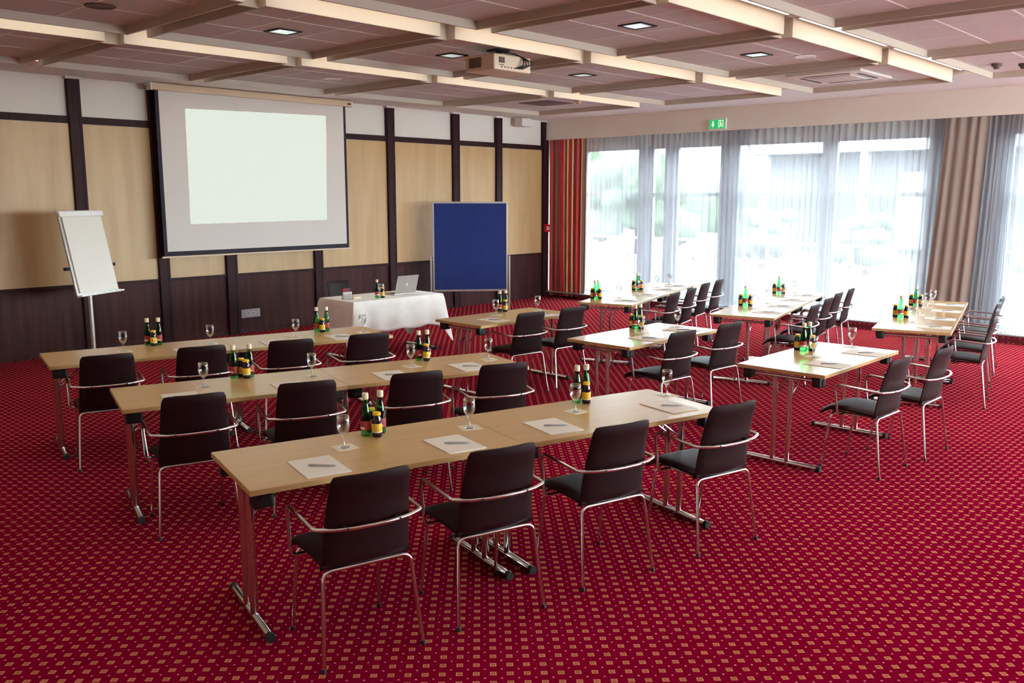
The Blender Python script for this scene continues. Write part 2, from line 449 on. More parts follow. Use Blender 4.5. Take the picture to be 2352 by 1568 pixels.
# ------------------------------------------------------------------ ceiling
XI = [(-3.4, -1.95), (-1.78, -.08), (0.09, 1.63), (1.80, 3.53), (3.70, 5.40), (5.57, 7.33), (7.49, 9.49), (9.66, 11.70)]
YI = [(8.25, 10.33), (5.90, 7.80), (3.70, 5.46), (1.50, 3.27), (-.90, 1.08), (-3.3, -1.30)]
bm = new_bm(); box(bm, X0, 14.4, Y0, WY + .2, 3.60, 3.75)
box(bm, X0, WX, 10.76, WY + .02, CH, 3.60)
box(bm, 11.92, WX, Y0, 10.76, CH, 3.60)
box(bm, X0, 11.92, Y0, -3.3, CH, 3.60)
ceil = struct('ceiling', bm, M['soffit'])
ZF = 3.36
def coffer(x0, x1, y0, y1):
    bm = new_bm(); t = .022
    for a, b, c, d in ((x0, x1, y0, y0 + t), (x0, x1, y1 - t, y1), (x0, x0 + t, y0 + t, y1 - t), (x1 - t, x1, y0 + t, y1 - t)):
        rbox(bm, a, b, c, d, ZF, 3.56, .0025, 1)
    fr = obj('coffer_frame', bm, M['fin'], ceil)
    bm = new_bm(); box(bm, x0 + t, x1 - t, y0 + t, y1 - t, 3.428, 3.45); obj('coffer_tiles', bm, M['tile'], fr)
    bm = new_bm()
    for k in (1, 2):
        xx = x0 + t + (x1 - x0 - 2 * t) * k / 3; box(bm, xx - .009, xx + .009, y0 + t, y1 - t, 3.4262, 3.429)
        yy = y0 + t + (y1 - y0 - 2 * t) * k / 3; box(bm, x0 + t, x1 - t, yy - .009, yy + .009, 3.4255, 3.429)
    obj('tile_grid', bm, M['tbar'], fr)
for (y0, y1) in YI:
    for (x0, x1) in XI: coffer(x0, x1, y0, y1)
# bridging boards across the narrow gaps, and the roofs of the light channels
bm = new_bm()
for (y0, y1) in YI:
    for (a, b) in zip(XI, XI[1:]):
        box(bm, a[1], b[0], y0 + .10, y0 + .12, ZF, 3.53)
        box(bm, a[1], b[0], y0, y1, 3.52, 3.54)
obj('bridging_board', bm, M['fin'], ceil)
CHN = [(10.33, 10.76), (7.80, 8.25), (5.46, 5.90), (3.27, 3.70), (1.08, 1.50), (-1.30, -.90)]
bm = new_bm()
for a, b in CHN: box(bm, X0, 11.92, a, b, 3.53, 3.56)
box(bm, 11.70, 11.92, -3.3, 10.76, 3.53, 3.56)
obj('channel_roof', bm, M['fin'], ceil)

ROWN = ['nearest the screen wall', 'second from the screen wall', 'third from the screen wall', 'fourth from the screen wall', 'fifth from the screen wall', 'over the back of the room']
COLN = ['far left', 'outer left', 'left', 'inner left', 'centre left', 'centre', 'centre right', 'window side']
for ci, (a, b) in enumerate(CHN):
    for xi, (x0, x1) in enumerate(XI):
        xa, xb = x0 + .03, (x1 - .03 if xi < 7 else 11.86)
        t = empty('trough_light', ((xa + xb) / 2, (a + b) / 2, 3.53))
        tag(t, 'luminous strip in the ceiling channel %s, %s segment' % (ROWN[ci], COLN[xi]), 'ceiling light', 'strip lights in the ceiling channels')
        h = (xb - xa) / 2
        bm = new_bm(); box(bm, -h, h, -.14, .20, -.012, 0.0)
        obj('tray', bm, M['fin'], t)
        bm = new_bm(); box(bm, -h + .01, h - .01, -.12, .18, -.018, -.012)
        obj('diffuser', bm, M['diffuser'], t)

# ------------------------------------------------------------------ ceiling fittings
proto = empty('square_downlight', (0, 0, 0))
bm = new_bm()
for a, b, c, d in ((-.12, .12, -.12, -.095), (-.12, .12, .095, .12), (-.12, -.095, -.095, .095), (.095, .12, -.095, .095)): box(bm, a, b, c, d, -.008, 0)
obj('frame', bm, M['post'], proto)
bm = new_bm(); box(bm, -.095, .095, -.095, .095, -.004, 0); obj('glass', bm, M['downglass'], proto)
reg(proto)
spots = [(4.55, 7.0), (6.47, 6.90), (8.55, 6.86), (6.44, 4.58), (8.55, 4.60)]
NM = ['square downlight in the ceiling between flip chart and projector', 'square downlight just beside the ceiling projector', 'square downlight in the tile field beyond the projector',
      'square downlight in the tile field above the centre tables', 'square downlight in the tile field before the air cassette']
for i, (x, y) in enumerate(spots):
    o = proto if i == 0 else copy_tree(proto)
    o.location = (x, y, 3.4255); tag(o, NM[i], 'downlight', 'square downlights')
for i, (x, y, l) in enumerate([(3.02, 7.1, 'round ceiling speaker in the tile field at the far left'), (6.72, 9.3, 'round ceiling speaker above the projection screen'), (9.0, 4.3, 'round ceiling speaker beside the air cassette')]):
    bm = new_bm(); lathe(bm, [(0, -.004), (.085, -.004), (.09, -.008), (.11, -.006), (.115, 0)], 32)
    o = obj('ceiling_speaker', bm, M['grille' if i == 0 else 'tbar'], None, True); o.location = (x, y, 3.4255)
    tag(o, l, 'speaker', 'round ceiling speakers')
for i, (x, y, l) in enumerate([(10.9, 3.0, 'small smoke detector near the window side, inner of the pair'), (11.08, 2.78, 'square-bodied smoke detector near the window side, outer of the pair'), (10.75, 8.7, 'smoke detector near the far corner of the ceiling')]):
    bm = new_bm(); lathe(bm, [(0, -.055), (.03, -.055), (.04, -.03), (.055, -.025), (.055, 0), (0, 0)], 20)
    o = obj('smoke_detector', bm, M['grille' if i < 2 else 'case'], None, True); o.location = (x, y, 3.4255)
    tag(o, l, 'smoke detector', 'smoke detectors')
# air cassette
t = empty('air_cassette', (10.68, 4.66, 3.4255)); tag(t, 'white square air conditioning cassette set in the ceiling tiles', 'air conditioner')
bm = new_bm(); rbox(bm, -.47, .47, -.45, .45, -.03, 0, .012); obj('panel', bm, M['white'], t, True)
bm = new_bm(); rbox(bm, -.25, .25, -.25, .25, -.042, -.03, .01); obj('intake_grille', bm, M['tile'], t, True)
for k in range(4):
    bm = new_bm()
    pts = fillet([(-.27, -.35, -.031), (-.35, -.35, -.031), (.35, -.35, -.031), (.27, -.35, -.031)], 0)
    box(bm, -.27, .27, -.365, -.325, -.034, -.03)
    for v in bm.verts: v.co = Matrix.Rotation(k * PI / 2, 3, 'Z') @ v.co
    obj('air_slot', bm, M['hole'], t)
bm = new_bm(); box(bm, -.3, .3, -.3, .3, -.006, 0)
o = obj('return_air_grille', bm, M['grille'], None); o.location = (10.7, 9.3, 3.4255); tag(o, 'square grey return air grille in the ceiling by the corner', 'air vent')
# projector
t = empty('ceiling_projector', (6.56, 6.33, 3.205)); tag(t, 'white video projector hanging under the ceiling with black cables', 'projector')
bm = new_bm(); rbox(bm, -.26, .26, -.2, .2, 0, .15, .02, 3); obj('body', bm, M['projwhite'], t, True)
bm = new_bm()
for k in range(9): box(bm, -.264, -.258, -.02 + k * .019, -.009 + k * .019, .03, .125)
obj('side_vent', bm, M['grille'], t)
bm = new_bm(); box(bm, -.20, -.12, -.204, -.198, .065, .12)
for k in range(5): box(bm, -.17 + k * .045, -.15 + k * .045, -.204, -.198, .025, .036)
box(bm, -.2, -.13, -.204, -.198, .045, .052)
obj('connector_panel', bm, M['grille'], t)
bm = new_bm(); lathe(bm, [(0, 0), (.05, 0), (.055, .03), (.045, .03), (.04, .012), (0, .012)], 24); 
for v in bm.verts: v.co = Vector((v.co.x + .1, .2 + v.co.z, .075 + v.co.y))
obj('lens', bm, M['black'], t, True)
bm = new_bm(); box(bm, -.08, .08, -.08, .08, .205, .2195); tube(bm, [(0, 0, .15), (0, 0, .21)], .025, 12); box(bm, -.12, .12, -.02, .02, .15, .165)
box(bm, -.02, .02, -.12, .12, .15, .165)
obj('mount', bm, M['black'], t)
for k in range(4):
    bm = new_bm(); dx = k * .03
    pts = fillet([(0, -.03, .2), (.07 + dx * .3, -.13, .18), (.12, -.22, .14), (.1 + dx * 1.6, -.26, .06 + .01 * k), (.03 + dx, -.2, .03)], .05, 5)
    tube(bm, pts, .006, 6); obj('cable', bm, M['black'], t, True)
# white loudspeaker under the ceiling
t = empty('wall_speaker', (12.72, 11.62, 3.30)); tag(t, 'small white loudspeaker hung under the ceiling near the corner', 'speaker')
bm = new_bm(); rbox(bm, -.14, .14, -.1, .1, 0, .15, .02, 3); obj('body', bm, M['white'], t, True)
bm = new_bm(); box(bm, -.13, -.1, -.02, .02, .14, .17); box(bm, .1, .13, -.02, .02, .14, .17); obj('bracket', bm, M['soffit'], t)

# ------------------------------------------------------------------ exit sign, alarm, socket
t = empty('exit_sign', (WX - .035, 7.955, 3.20)); tag(t, 'green illuminated exit sign with arrow and running figure above the curtains', 'exit sign')
bm = new_bm(); rbox(bm, 0, .035, -.165, .165, -.09, .09, .006); obj('housing', bm, M['white'], t)
bm = new_bm(); box(bm, -.004, 0.001, -.145, .145, -.072, .072); f = obj('face', bm, M['signgreen'], t)
bm = new_bm()   # down arrow (towards +y), door with figure (towards -y)
def prism(bm, pts, x0, x1):
    a = [bm.verts.new((x0, p[0], p[1])) for p in pts]; b = [bm.verts.new((x1, p[0], p[1])) for p in pts]
    bm.faces.new(a); bm.faces.new(b[::-1])
    for i in range(len(pts)): bm.faces.new((a[i], a[i - 1], b[i - 1], b[i]))
prism(bm, [(.085, .05), (.065, .05), (.065, 0), (.045, 0), (.075, -.05), (.105, 0), (.085, 0)], -.006, -.003)
for a, b, c, d in ((-.04, -.03, -.06, .06), (-.12, -.11, -.06, .06), (-.11, -.04, .05, .06)): box(bm, -.006, -.003, a, b, c, d)
prism(bm, [(-.062, .03), (-.078, .03), (-.078, .044), (-.062, .044)], -.006, -.003)
prism(bm, [(-.06, .024), (-.085, .024), (-.085, -.005), (-.1, -.04), (-.09, -.045), (-.075, -.012), (-.06, -.05), (-.05, -.048), (-.063, -.005)], -.006, -.003)
obj('pictogram', bm, M['signwhite'], f)
t = empty('fire_alarm_button', (13.56, WY - .06, 1.375)); tag(t, 'red fire alarm call point on the dark corner post', 'fire alarm')
bm = new_bm(); rbox(bm, -.06, .06, -.05, 0, -.075, .075, .006); obj('housing', bm, M['red'], t)
bm = new_bm(); box(bm, -.03, .04, -.054, -.049, -.035, .03); obj('glass_plate', bm, M['white'], t)
bm = new_bm(); lathe(bm, [(0, -.006), (.012, -.006), (.012, 0)], 12)
for v in bm.verts: v.co = Vector((v.co.x + .005, -.0535 + v.co.z, v.co.y))
obj('button', bm, M['black'], t)
t = empty('wall_socket', (6.925, WY - .016, .29)); tag(t, 'grey double power socket plate on the dark wainscot', 'power socket')
bm = new_bm(); rbox(bm, -.155, .155, -.012, 0, -.062, .062, .003); obj('plate', bm, M['socket'], t)
for dx in (-.04, .04):
    bm = new_bm(); lathe(bm, [(.03, -.004), (.026, -.004), (.02, .002), (0, .002)], 20)
    for v in bm.verts: v.co = Vector((v.co.x + dx, -.012 + v.co.z, v.co.y))
    s = obj('socket', bm, M['white'], t, True)
    bm = new_bm(); box(bm, dx - .012, dx - .004, -.014, -.011, -.004, .004); box(bm, dx + .004, dx + .012, -.014, -.011, -.004, .004); obj('pin_holes', bm, M['hole'], s)

# ------------------------------------------------------------------ projection screen
SY = 11.60
t = empty('projection_screen', (7.05, SY, 1.18)); tag(t, 'large pull-down projection screen showing a blank pale green image', 'projection screen')
def rel(x): return x - 7.05
bm = new_bm(); rbox(bm, rel(5.50), rel(8.68), -.06, .05, 3.375 - 1.18, 3.462 - 1.18, .008); obj('housing', bm, M['case'], t)
bm = new_bm(); rbox(bm, rel(5.475), rel(5.50), -.07, .06, 3.37 - 1.18, 3.465 - 1.18, .004); rbox(bm, rel(8.68), rel(8.70), -.065, .055, 3.372 - 1.18, 3.464 - 1.18, .004); obj('end_cap', bm, M['white'], t)
bm = new_bm(); rbox(bm, rel(8.60), rel(8.66), -.063, -.058, 3.40 - 1.18, 3.425 - 1.18, .001); obj('badge', bm, M['black'], t)
bm = new_bm(); box(bm, rel(5.555), rel(8.60), 0, .003, 1.20 - 1.18, 3.39 - 1.18); fb = obj('fabric', bm, M['darkborder'], t)
bm = new_bm(); box(bm, rel(5.605), rel(8.555), -.002, .0, 1.265 - 1.18, 3.385 - 1.18); obj('white_surface', bm, M['screen'], fb)
bm = new_bm(); B = [(5.95, 1.625), (8.19, 1.645), (8.235, 3.215), (5.965, 3.165)]
a = [bm.verts.new((rel(x), -.004, z - 1.18)) for x, z in B]; b = [bm.verts.new((rel(x), -.002, z - 1.18)) for x, z in B]
bm.faces.new(a); bm.faces.new(b[::-1])
for i in range(4): bm.faces.new((a[i], a[i - 1], b[i - 1], b[i]))
obj('projected_image', bm, M['mint'], fb)
bm = new_bm(); rbox(bm, rel(5.52), rel(8.64), -.014, .014, 0, .022, .006); obj('weight_bar', bm, M['case'], t)

# ------------------------------------------------------------------ blue pin board
p0 = Vector((10.15, 11.35, 0)); p1 = Vector((11.13, 10.53, 0)); d = p1 - p0; W = d.length
t = empty('pin_board', ((p0 + p1) / 2)[:], math.atan2(d.y, d.x)); tag(t, 'blue felt pin board in an aluminium frame on two legs', 'pin board')
h = W / 2
bm = new_bm()
for a, b, c, e in ((-h, h, .395, .425), (-h, h, 1.885, 1.915), (-h, -h + .025, .425, 1.885), (h - .025, h, .425, 1.885)): rbox(bm, a, b, -.016, .016, c, e, .003)
obj('frame', bm, M['alu'], t)
bm = new_bm(); box(bm, -h + .02, h - .02, -.009, .009, .42, 1.89); obj('felt_panel', bm, M['felt'], t)
for s in (-1, 1):
    bm = new_bm(); x = s * (h + .032); rbox(bm, x - .015, x + .015, -.015, .015, .03, 1.0, .004)
    l = obj('leg', bm, M['alu'], t)
    bm = new_bm(); rbox(bm, x - .018, x + .018, -.24, .24, 0, .03, .006); obj('foot', bm, M['alu'], l)
    bm = new_bm()
    for z in (.52, .95): box(bm, min(x, x - s * .03), max(x, x - s * .03), -.008, .008, z, z + .04)
    obj('clamp', bm, M['black'], l)

# ------------------------------------------------------------------ flip chart
yaw = math.atan2(.37, .651)
t = empty('flip_chart', (4.33, 10.93, 0), yaw); tag(t, 'tilted white flip chart on a single steel pole', 'flip chart')
tilt = Matrix.Translation((0, -.06, .855)) @ Matrix.Rotation(R(-11), 4, 'X')
bm = new_bm(); rbox(bm, -.365, .365, -.012, .012, 0, 1.0, .006, 2, tilt); bd = obj('board', bm, M['alu'], t)
bm = new_bm(); rbox(bm, -.325, .335, -.026, -.012, .03, .93, .003, 2, tilt); obj('paper_pad', bm, M['paper'], bd)
bm = new_bm(); rbox(bm, -.37, .37, -.04, .0, .925, .985, .008, 2, tilt); obj('clamp_bar', bm, M['tbar'], bd)
bm = new_bm(); rbox(bm, -.36, .39, -.07, .0, -.015, .005, .004, 2, tilt); 
for x in (-.1, .04, .16, .28): rbox(bm, x, x + .04, -.075, -.065, -.012, .012, .002, 1, tilt)
obj('pen_tray', bm, M['tbar'], bd)
bm = new_bm()
for s in (-1, 1): tube(bm, [tilt @ Vector((s * .365, .02, .33)), tilt @ Vector((s * .43, .02, .33))], .02, 10)
obj('height_knob', bm, M['black'], bd)
bm = new_bm(); tube(bm, [(0, .06, .06), (0, .06, 1.2)], [.028, .028], 14); obj('pole', bm, M['alu'], t, True)
bm = new_bm()
for k in range(5):
    a = 2 * PI * k / 5 + .3; tube(bm, [(0, .03, .07), (.32 * math.cos(a), .03 + .32 * math.sin(a), .045)], [.022, .014], 8)
obj('star_base', bm, M['alu'], t, True)
for k in range(5):
    a = 2 * PI * k / 5 + .3; bm = new_bm(); tube(bm, [(.32 * math.cos(a) - .012, .03 + .32 * math.sin(a), .026), (.32 * math.cos(a) + .012, .03 + .32 * math.sin(a), .026)], .026, 12); obj('caster', bm, M['black'], t, True)

# ------------------------------------------------------------------ curtains
def curtain(name, y0, y1, x, z0, z1, m, amp, wl, seed, label, group=None, cat='curtain', uvk=None, gather=0.0, both=False, shift=0.0):
    rnd = random.Random(seed); n = int((y1 - y0) / .011); rows = 8
    ph = 0; path = []
    f = 1.0
    for i in range(n + 1):
        y = y0 + (y1 - y0) * i / n
        if i % 9 == 0: f = rnd.uniform(.65, 1.5)
        ph += (y1 - y0) / n / wl * 2 * PI * f
        path.append((y, ph))
    bm = new_bm(); grid = []; uvs = {}
    s = 0; S = []
    for i in range(n + 1):
        if i: s += math.hypot(path[i][0] - path[i - 1][0], amp * (math.sin(path[i][1]) - math.sin(path[i - 1][1])))
        S.append(s)
    for j in range(rows + 1):
        t = j / rows; z = z1 + (z0 - z1) * t
        row = []
        for i, (y, p) in enumerate(path):
            a = amp * (.75 + .45 * t)
            dx = a * math.sin(p + .35 * math.sin(t * 3 + i * .004)) + .012 * math.sin(i * .021 + t * 2.2 + seed)
            dy = (y - (y0 + y1) / 2) * gather * t + shift * t + .012 * t * math.sin(i * .05 + seed)
            v = bm.verts.new((x + dx, y + dy, z)); row.append(v); uvs[v.index if False else (j, i)] = (S[i], t)
        grid.append(row)
    uvl = bm.loops.layers.uv.new('UVMap')
    for j in range(rows):
        for i in range(n):
            fc = bm.faces.new((grid[j][i], grid[j][i + 1], grid[j + 1][i + 1], grid[j + 1][i]))
            for lp, (a, b) in zip(fc.loops, ((j, i), (j, i + 1), (j + 1, i + 1), (j + 1, i))): lp[uvl].uv = (S[b] * (uvk or 1), a / rows)
    o = obj(name, bm, m, None, True, 180)
    tag(o, label, cat, group)
    return o
curtain('striped_curtain', 10.86, 11.76, 13.68, .03, 3.12, M['stripes'], .022, .13, 3, 'floor-length red, taupe and gold striped curtain in the corner', uvk=1.75)
G = 'sheer curtains along the windows'
curtain('sheer_curtain', 9.50, 10.95, 13.80, .13, 3.15, M['sheer'], .030, .115, 11, 'sheer white curtain panel beside the striped curtain', G)
curtain('sheer_curtain', 7.78, 9.48, 13.80, .13, 3.15, M['sheer'], .030, .115, 12, 'sheer white curtain panel below the exit sign', G)
curtain('sheer_curtain', 6.16, 7.76, 13.80, .13, 3.15, M['sheer'], .030, .12, 13, 'sheer white curtain panel behind the farthest window-side chairs', G)
curtain('sheer_curtain', 4.52, 6.14, 13.80, .13, 3.15, M['sheer'], .030, .12, 14, 'sheer white curtain panel between exit sign and taupe drape', G)
curtain('sheer_curtain', 7.56, 7.98, 13.93, .13, 3.14, M['sheer_double'], .04, .09, 15, 'gathered sheer curtain edge by the window door', G)
curtain('sheer_curtain', 4.28, 4.68, 13.93, .13, 3.14, M['sheer_double'], .04, .09, 16, 'gathered sheer curtain edge beside the taupe drape', G, shift=.12)
curtain('sheer_curtain', 3.36, 3.86, 13.93, .13, 3.14, M['sheer_double'], .04, .09, 17, 'gathered sheer curtain edge on the near side of the taupe drape', G, shift=.08)
curtain('taupe_curtain', 3.80, 4.36, 13.69, .13, 3.13, M['taupe'], .014, .13, 18, 'heavy taupe drape gathered between the windows', gather=.05, shift=.12)
curtain('sheer_curtain', 1.9, 3.45, 13.80, .13, 3.15, M['sheer'], .030, .12, 19, 'sheer white curtain panel at the nearest window', G)

# ------------------------------------------------------------------ outdoors
bm = new_bm(); box(bm, 14.5, 90, -60, 90, -.5, -.12); struct('ground', bm, M['concrete'])
t = empty('neighbour_building', (33, 9, -.12)); tag(t, 'white flat-roofed building across the terrace', 'building')
bm = new_bm(); box(bm, 0, 6, -12, 9, 3.75, 4.5); obj('roof', bm, M['render'], t)
bm = new_bm(); box(bm, 1.2, 6, -11.5, 8.8, 0, 3.75); obj('wall', bm, M['shade'], t)
for y in (-9, -4.6, -.2, 4.2, 8.2): bm = new_bm(); box(bm, .2, .5, y, y + .3, 0, 3.75); obj('column', bm, M['render'], t)
for y in (-7.8, -3.4, 1.2): bm = new_bm(); box(bm, 1.14, 1.2, y, y + 2.2, .2, 3.0); obj('window', bm, M['frame'], t)
rnd = random.Random(5)
for i, (x, y, s, hh) in enumerate([(27, 19, 2.4, 3.2), (30, 25, 3.0, 4.0), (36, 31, 4, 5.5), (24, 5.0, 1.0, 1.4), (24, 9.4, 1.1, 1.5), (25, 13, 1.2, 1.6), (26, -2, 2.2, 3.6)]):
    t = empty('garden_tree', (x, y, -.12))
    tag(t, ['bushy tree beyond the terrace at the far corner window', 'taller tree behind the bushy tree', 'distant tall tree beyond the corner window', 'low shrub before the white building, nearest the taupe drape', 'low shrub before the middle of the white building', 'low shrub before the corner of the white building', 'leafy tree outside the nearest window'][i], 'tree' if i not in (3, 4, 5) else 'shrub', 'plants outside the windows')
    bm = new_bm(); tube(bm, [(0, 0, 0), (.05, 0, hh * .7)], [.12, .07], 8); obj('trunk', bm, M['post'], t)
    bm = new_bm()
    for k in range(26):
        a = rnd.uniform(0, 2 * PI); rr = rnd.uniform(0, s * .7); z = rnd.uniform(hh * .3, hh)
        q = bmesh.ops.create_icosphere(bm, subdivisions=1, radius=rnd.uniform(.25, .5) * s * .8)
        for v in q['verts']: v.co = Vector((v.co.x * rnd.uniform(.8, 1.2) + rr * math.cos(a), v.co.y + rr * math.sin(a), v.co.z * .8 + z))
    o = obj('crown', bm, M['leafgreen'], t, True, 180)
bm = new_bm(); rnd = random.Random(9)
for k in range(150):
    y = -40 + k * .8 + rnd.uniform(-.4, .4); x = 52 + rnd.uniform(-3, 3) + (0 if y < 30 else (y - 30) * .2)
    q = bmesh.ops.create_icosphere(bm, subdivisions=1, radius=rnd.uniform(1.6, 2.6))
    for v in q['verts']: v.co = Vector((v.co.x + x, v.co.y * 1.2 + y, v.co.z + rnd.uniform(.6, 1.6)))
o = obj('treeline', bm, M['leafgreen'], None, True, 180); tag(o, 'low dark treeline far beyond the terrace', 'trees', kind='stuff')
t = empty('terrace_railing', (19.5, 8, -.12)); tag(t, 'grey metal terrace railing outside the windows', 'railing')
bm = new_bm()
for z in (1.02, .55): box(bm, -.03, .03, -14, 14, z, z + .06)
obj('rail', bm, M['rail'], t)
for k in range(15): bm = new_bm(); box(bm, -.03, .03, -14 + 2 * k - .03, -14 + 2 * k + .03, 0, 1.02); obj('post', bm, M['rail'], t)

# ================================================================== chair
def make_chair():
    t = empty('armchair')
    bm = new_bm()
    def PB(s, v):
        hw = .208 - .027 * v
        if v > .92: hw -= .012 * ((v - .92) / .08) ** 2
        z = .430 + .430 * v - (0.006 * abs(s) ** 6)
        y = -.148 - .03 * v - .055 * v * v - .028 * (1 - s * s) + (.012 * (1 - v / .12) ** 2 if v < .12 else 0)
        return (s * hw, y, z)
    pad_sheet(bm, PB, None, 16, 18, .026, 14)
    obj('backrest', bm, M['leather'], t, True, 60)
    bm = new_bm()
    def PS(s, v):
        hw = .205 + .012 * v - (.02 * ((v - .9) / .1) ** 2 if v > .9 else 0)
        y = -.165 + .43 * v
        z = .452 + .012 * math.sin(v * PI) - (.045 * ((v - .8) / .2) ** 2 if v > .8 else 0) - .006 * s * s
        return (s * hw, y, z)
    pad_sheet(bm, PS, None, 14, 16, .036, 10)
    obj('seat', bm, M['leather'], t, True, 60)
    r = .0095
    bm = new_bm()
    for s in (-1, 1): tube(bm, [(s * .15, -.14, .425), (s * .15, .18, .422)], r, 8)
    tube(bm, [(-.15, .0, .424), (.15, .0, .424)], r, 8)
    obj('seat_frame', bm, M['chrome'], t, True)
    for s in (-1, 1):
        bm = new_bm()
        p = fillet([(0, -.168, .424), (s * .205, -.168, .424), (s * .236, -.228, .006)], .045, 6)
        tube(bm, p, r, 10); l = obj('leg', bm, M['chrome'], t, True)
        bm = new_bm(); tube(bm, [(s * .2365, -.229, 0), (s * .2345, -.2255, .02)], .0115, 10); obj('glide', bm, M['black'], l, True)
        bm = new_bm()
        p = fillet([(0, .17, .418), (s * .2, .17, .418), (s * .219, .226, .006)], .04, 6)
        tube(bm, p, r, 10); l = obj('leg', bm, M['chrome'], t, True)
        bm = new_bm(); tube(bm, [(s * .2192, .227, 0), (s * .2182, .2235, .02)], .0115, 10); obj('glide', bm, M['black'], l, True)
    bm = new_bm()
    L_ = [(-.15, .10, .418), (-.252, .10, .418), (-.255, .135, .652), (-.250, -.200, .632)]
    mid = [(-.17, -.238, .630), (-.09, -.254, .629), (0, -.259, .629)]
    left = fillet(L_ + mid[:1], [.03, .045, .04], 6)
    pts = left + mid[1:]
    pts = pts + [Vector((-p[0], p[1], p[2])) for p in reversed([Vector(q) for q in pts[:-1]])]
    tube(bm, pts, .0092, 10)
    obj('armrest', bm, M['chrome'], t, True)
    bm = new_bm()
    for s in (-1, 1): box(bm, s * .12 - .006, s * .12 + .006, -.258, -.205, .624, .634)
    obj('arm_bracket', bm, M['black'], t)
    return reg(t)

# ================================================================== folding table
TL, TD, TH = 1.42, .70, .74
def make_table():
    t = empty('folding_table')
    bm = new_bm(); rbox(bm, .001, TL - .001, 0, TD, TH - .027, TH, .002, 1); obj('tabletop', bm, M['beech'], t)
    for sx in (0, 1):
        X = .072 if sx == 0 else TL - .072
        bm = new_bm()
        for dy in (-.06, .06): tube(bm, [(X, TD / 2 + dy, .03), (X, TD / 2 + dy, TH - .075)], .0205, 12)
        tube(bm, [(X, .1, TH - .065), (X, TD - .1, TH - .065)], .014, 10)
        l = obj('leg', bm, M['chrome'], t, True)
        bm = new_bm(); tube(bm, [(X, .045, .0215), (X, TD - .045, .0215)], .0205, 12); obj('foot', bm, M['chrome'], l, True)
        for y in (.04, TD - .04):
            bm = new_bm(); tube(bm, [(X, y - .014, .0225), (X, y + .014, .0225)], .0223, 12); obj('foot_cap', bm, M['black'], l, True)
        d = 1 if sx == 0 else -1
        bm = new_bm()
        for y in (TD / 2 - .055, TD / 2 + .055): tube(bm, [(X + d * .01, y, .52), (X + d * .28, y, TH - .03)], .006, 6)
        obj('brace', bm, M['chrome'], l, True)
        for y in (.075, TD - .075):
            bm = new_bm(); rbox(bm, X - .05, X + .05, y - .035, y + .035, TH - .105, TH - .027, .018, 3); h = obj('hinge_housing', bm, M['black'], t, True)
            bm = new_bm(); s = -1 if y < .3 else 1; tube(bm, [(X, y + s * .03, TH - .065), (X, y + s * .042, TH - .065)], .022, 14); obj('hinge_cap', bm, M['black'], h, True)
    return reg(t)

# ================================================================== tableware
def make_bottle():
    t = empty('water_bottle')
    prof = [(0, 0), (.024, 0), (.0275, .004), (.028, .03), (.028, .11), (.026, .128), (.0205, .156), (.0155, .178), (.0145, .198), (.0155, .202), (.0155, .209), (.0145, .212)]
    bm = new_bm(); lathe(bm, prof, 18); obj('glass_body', bm, M['green'], t, True)
    bm = new_bm(); lathe(bm, [(.0283, .035), (.0286, .036), (.0286, .084), (.0283, .085)], 18)
    bm.faces.ensure_lookup_table()
    obj('label', bm, M['rlabel'], t, True)
    bm = new_bm(); lathe(bm, [(.0290, .040), (.0290, .052)], 18)
    fs = [f for f in bm.faces if f.calc_center_median().x > 0]
    bmesh.ops.delete(bm, geom=fs, context='FACES')
    obj('white_band', bm, M['wlabel'], t, True)
    bm = new_bm(); lathe(bm, [(0, .234), (.0155, .234), (.0172, .231), (.0175, .208), (.0165, .200)], 16); obj('cap', bm, M['cap'], t, True)
    return reg(t)
def make_juice():
    t = empty('juice_bottle')
    bm = new_bm(); lathe(bm, [(0, 0), (.023, 0), (.0265, .004), (.027, .02), (.027, .088), (.024, .103), (.0205, .112), (.0205, .12)], 18); obj('bottle_body', bm, M['juice'], t, True)
    bm = new_bm(); lathe(bm, [(.0273, .026), (.0277, .027), (.0277, .073), (.0273, .074)], 18); obj('label', bm, M['ylabel'], t, True)
    bm = new_bm(); lathe(bm, [(.0279, .0262), (.0279, .031)], 18); obj('label_edge', bm, M['wlabel'], t, True)
    bm = new_bm(); lathe(bm, [(0, .134), (.019, .134), (.022, .131), (.0225, .119), (.0215, .118)], 18); obj('cap', bm, M['yellow'], t, True)
    return reg(t)
def make_glass():
    o = empty('stem_glass')
    bm = new_bm()
    lathe(bm, [(0, .0015), (.031, .0015), (.031, .003), (.012, .006), (.0055, .012), (.005, .050), (.008, .064), (.022, .078), (.031, .098), (.0345, .12), (.0335, .145), (.031, .166),
               (.0300, .166), (.0323, .145), (.0333, .12), (.0298, .099), (.021, .080), (.006, .068), (0, .067)], 20)
    obj('bowl', bm, M['glass'], o, True, 180)
    return reg(o)
def make_pen():
    t = empty('ballpoint_pen')
    bm = new_bm(); tube(bm, [(-.065, 0, .005), (-.055, 0, .005), (.035, 0, .005), (.058, 0, .005), (.068, 0, .005)], [.0035, .005, .005, .0035, .001], 8); obj('barrel', bm, M['pen'], t, True)
    bm = new_bm(); box(bm, -.058, -.02, -.001, .001, .0098, .0112); obj('clip', bm, M['chrome'], t)
    return reg(t)

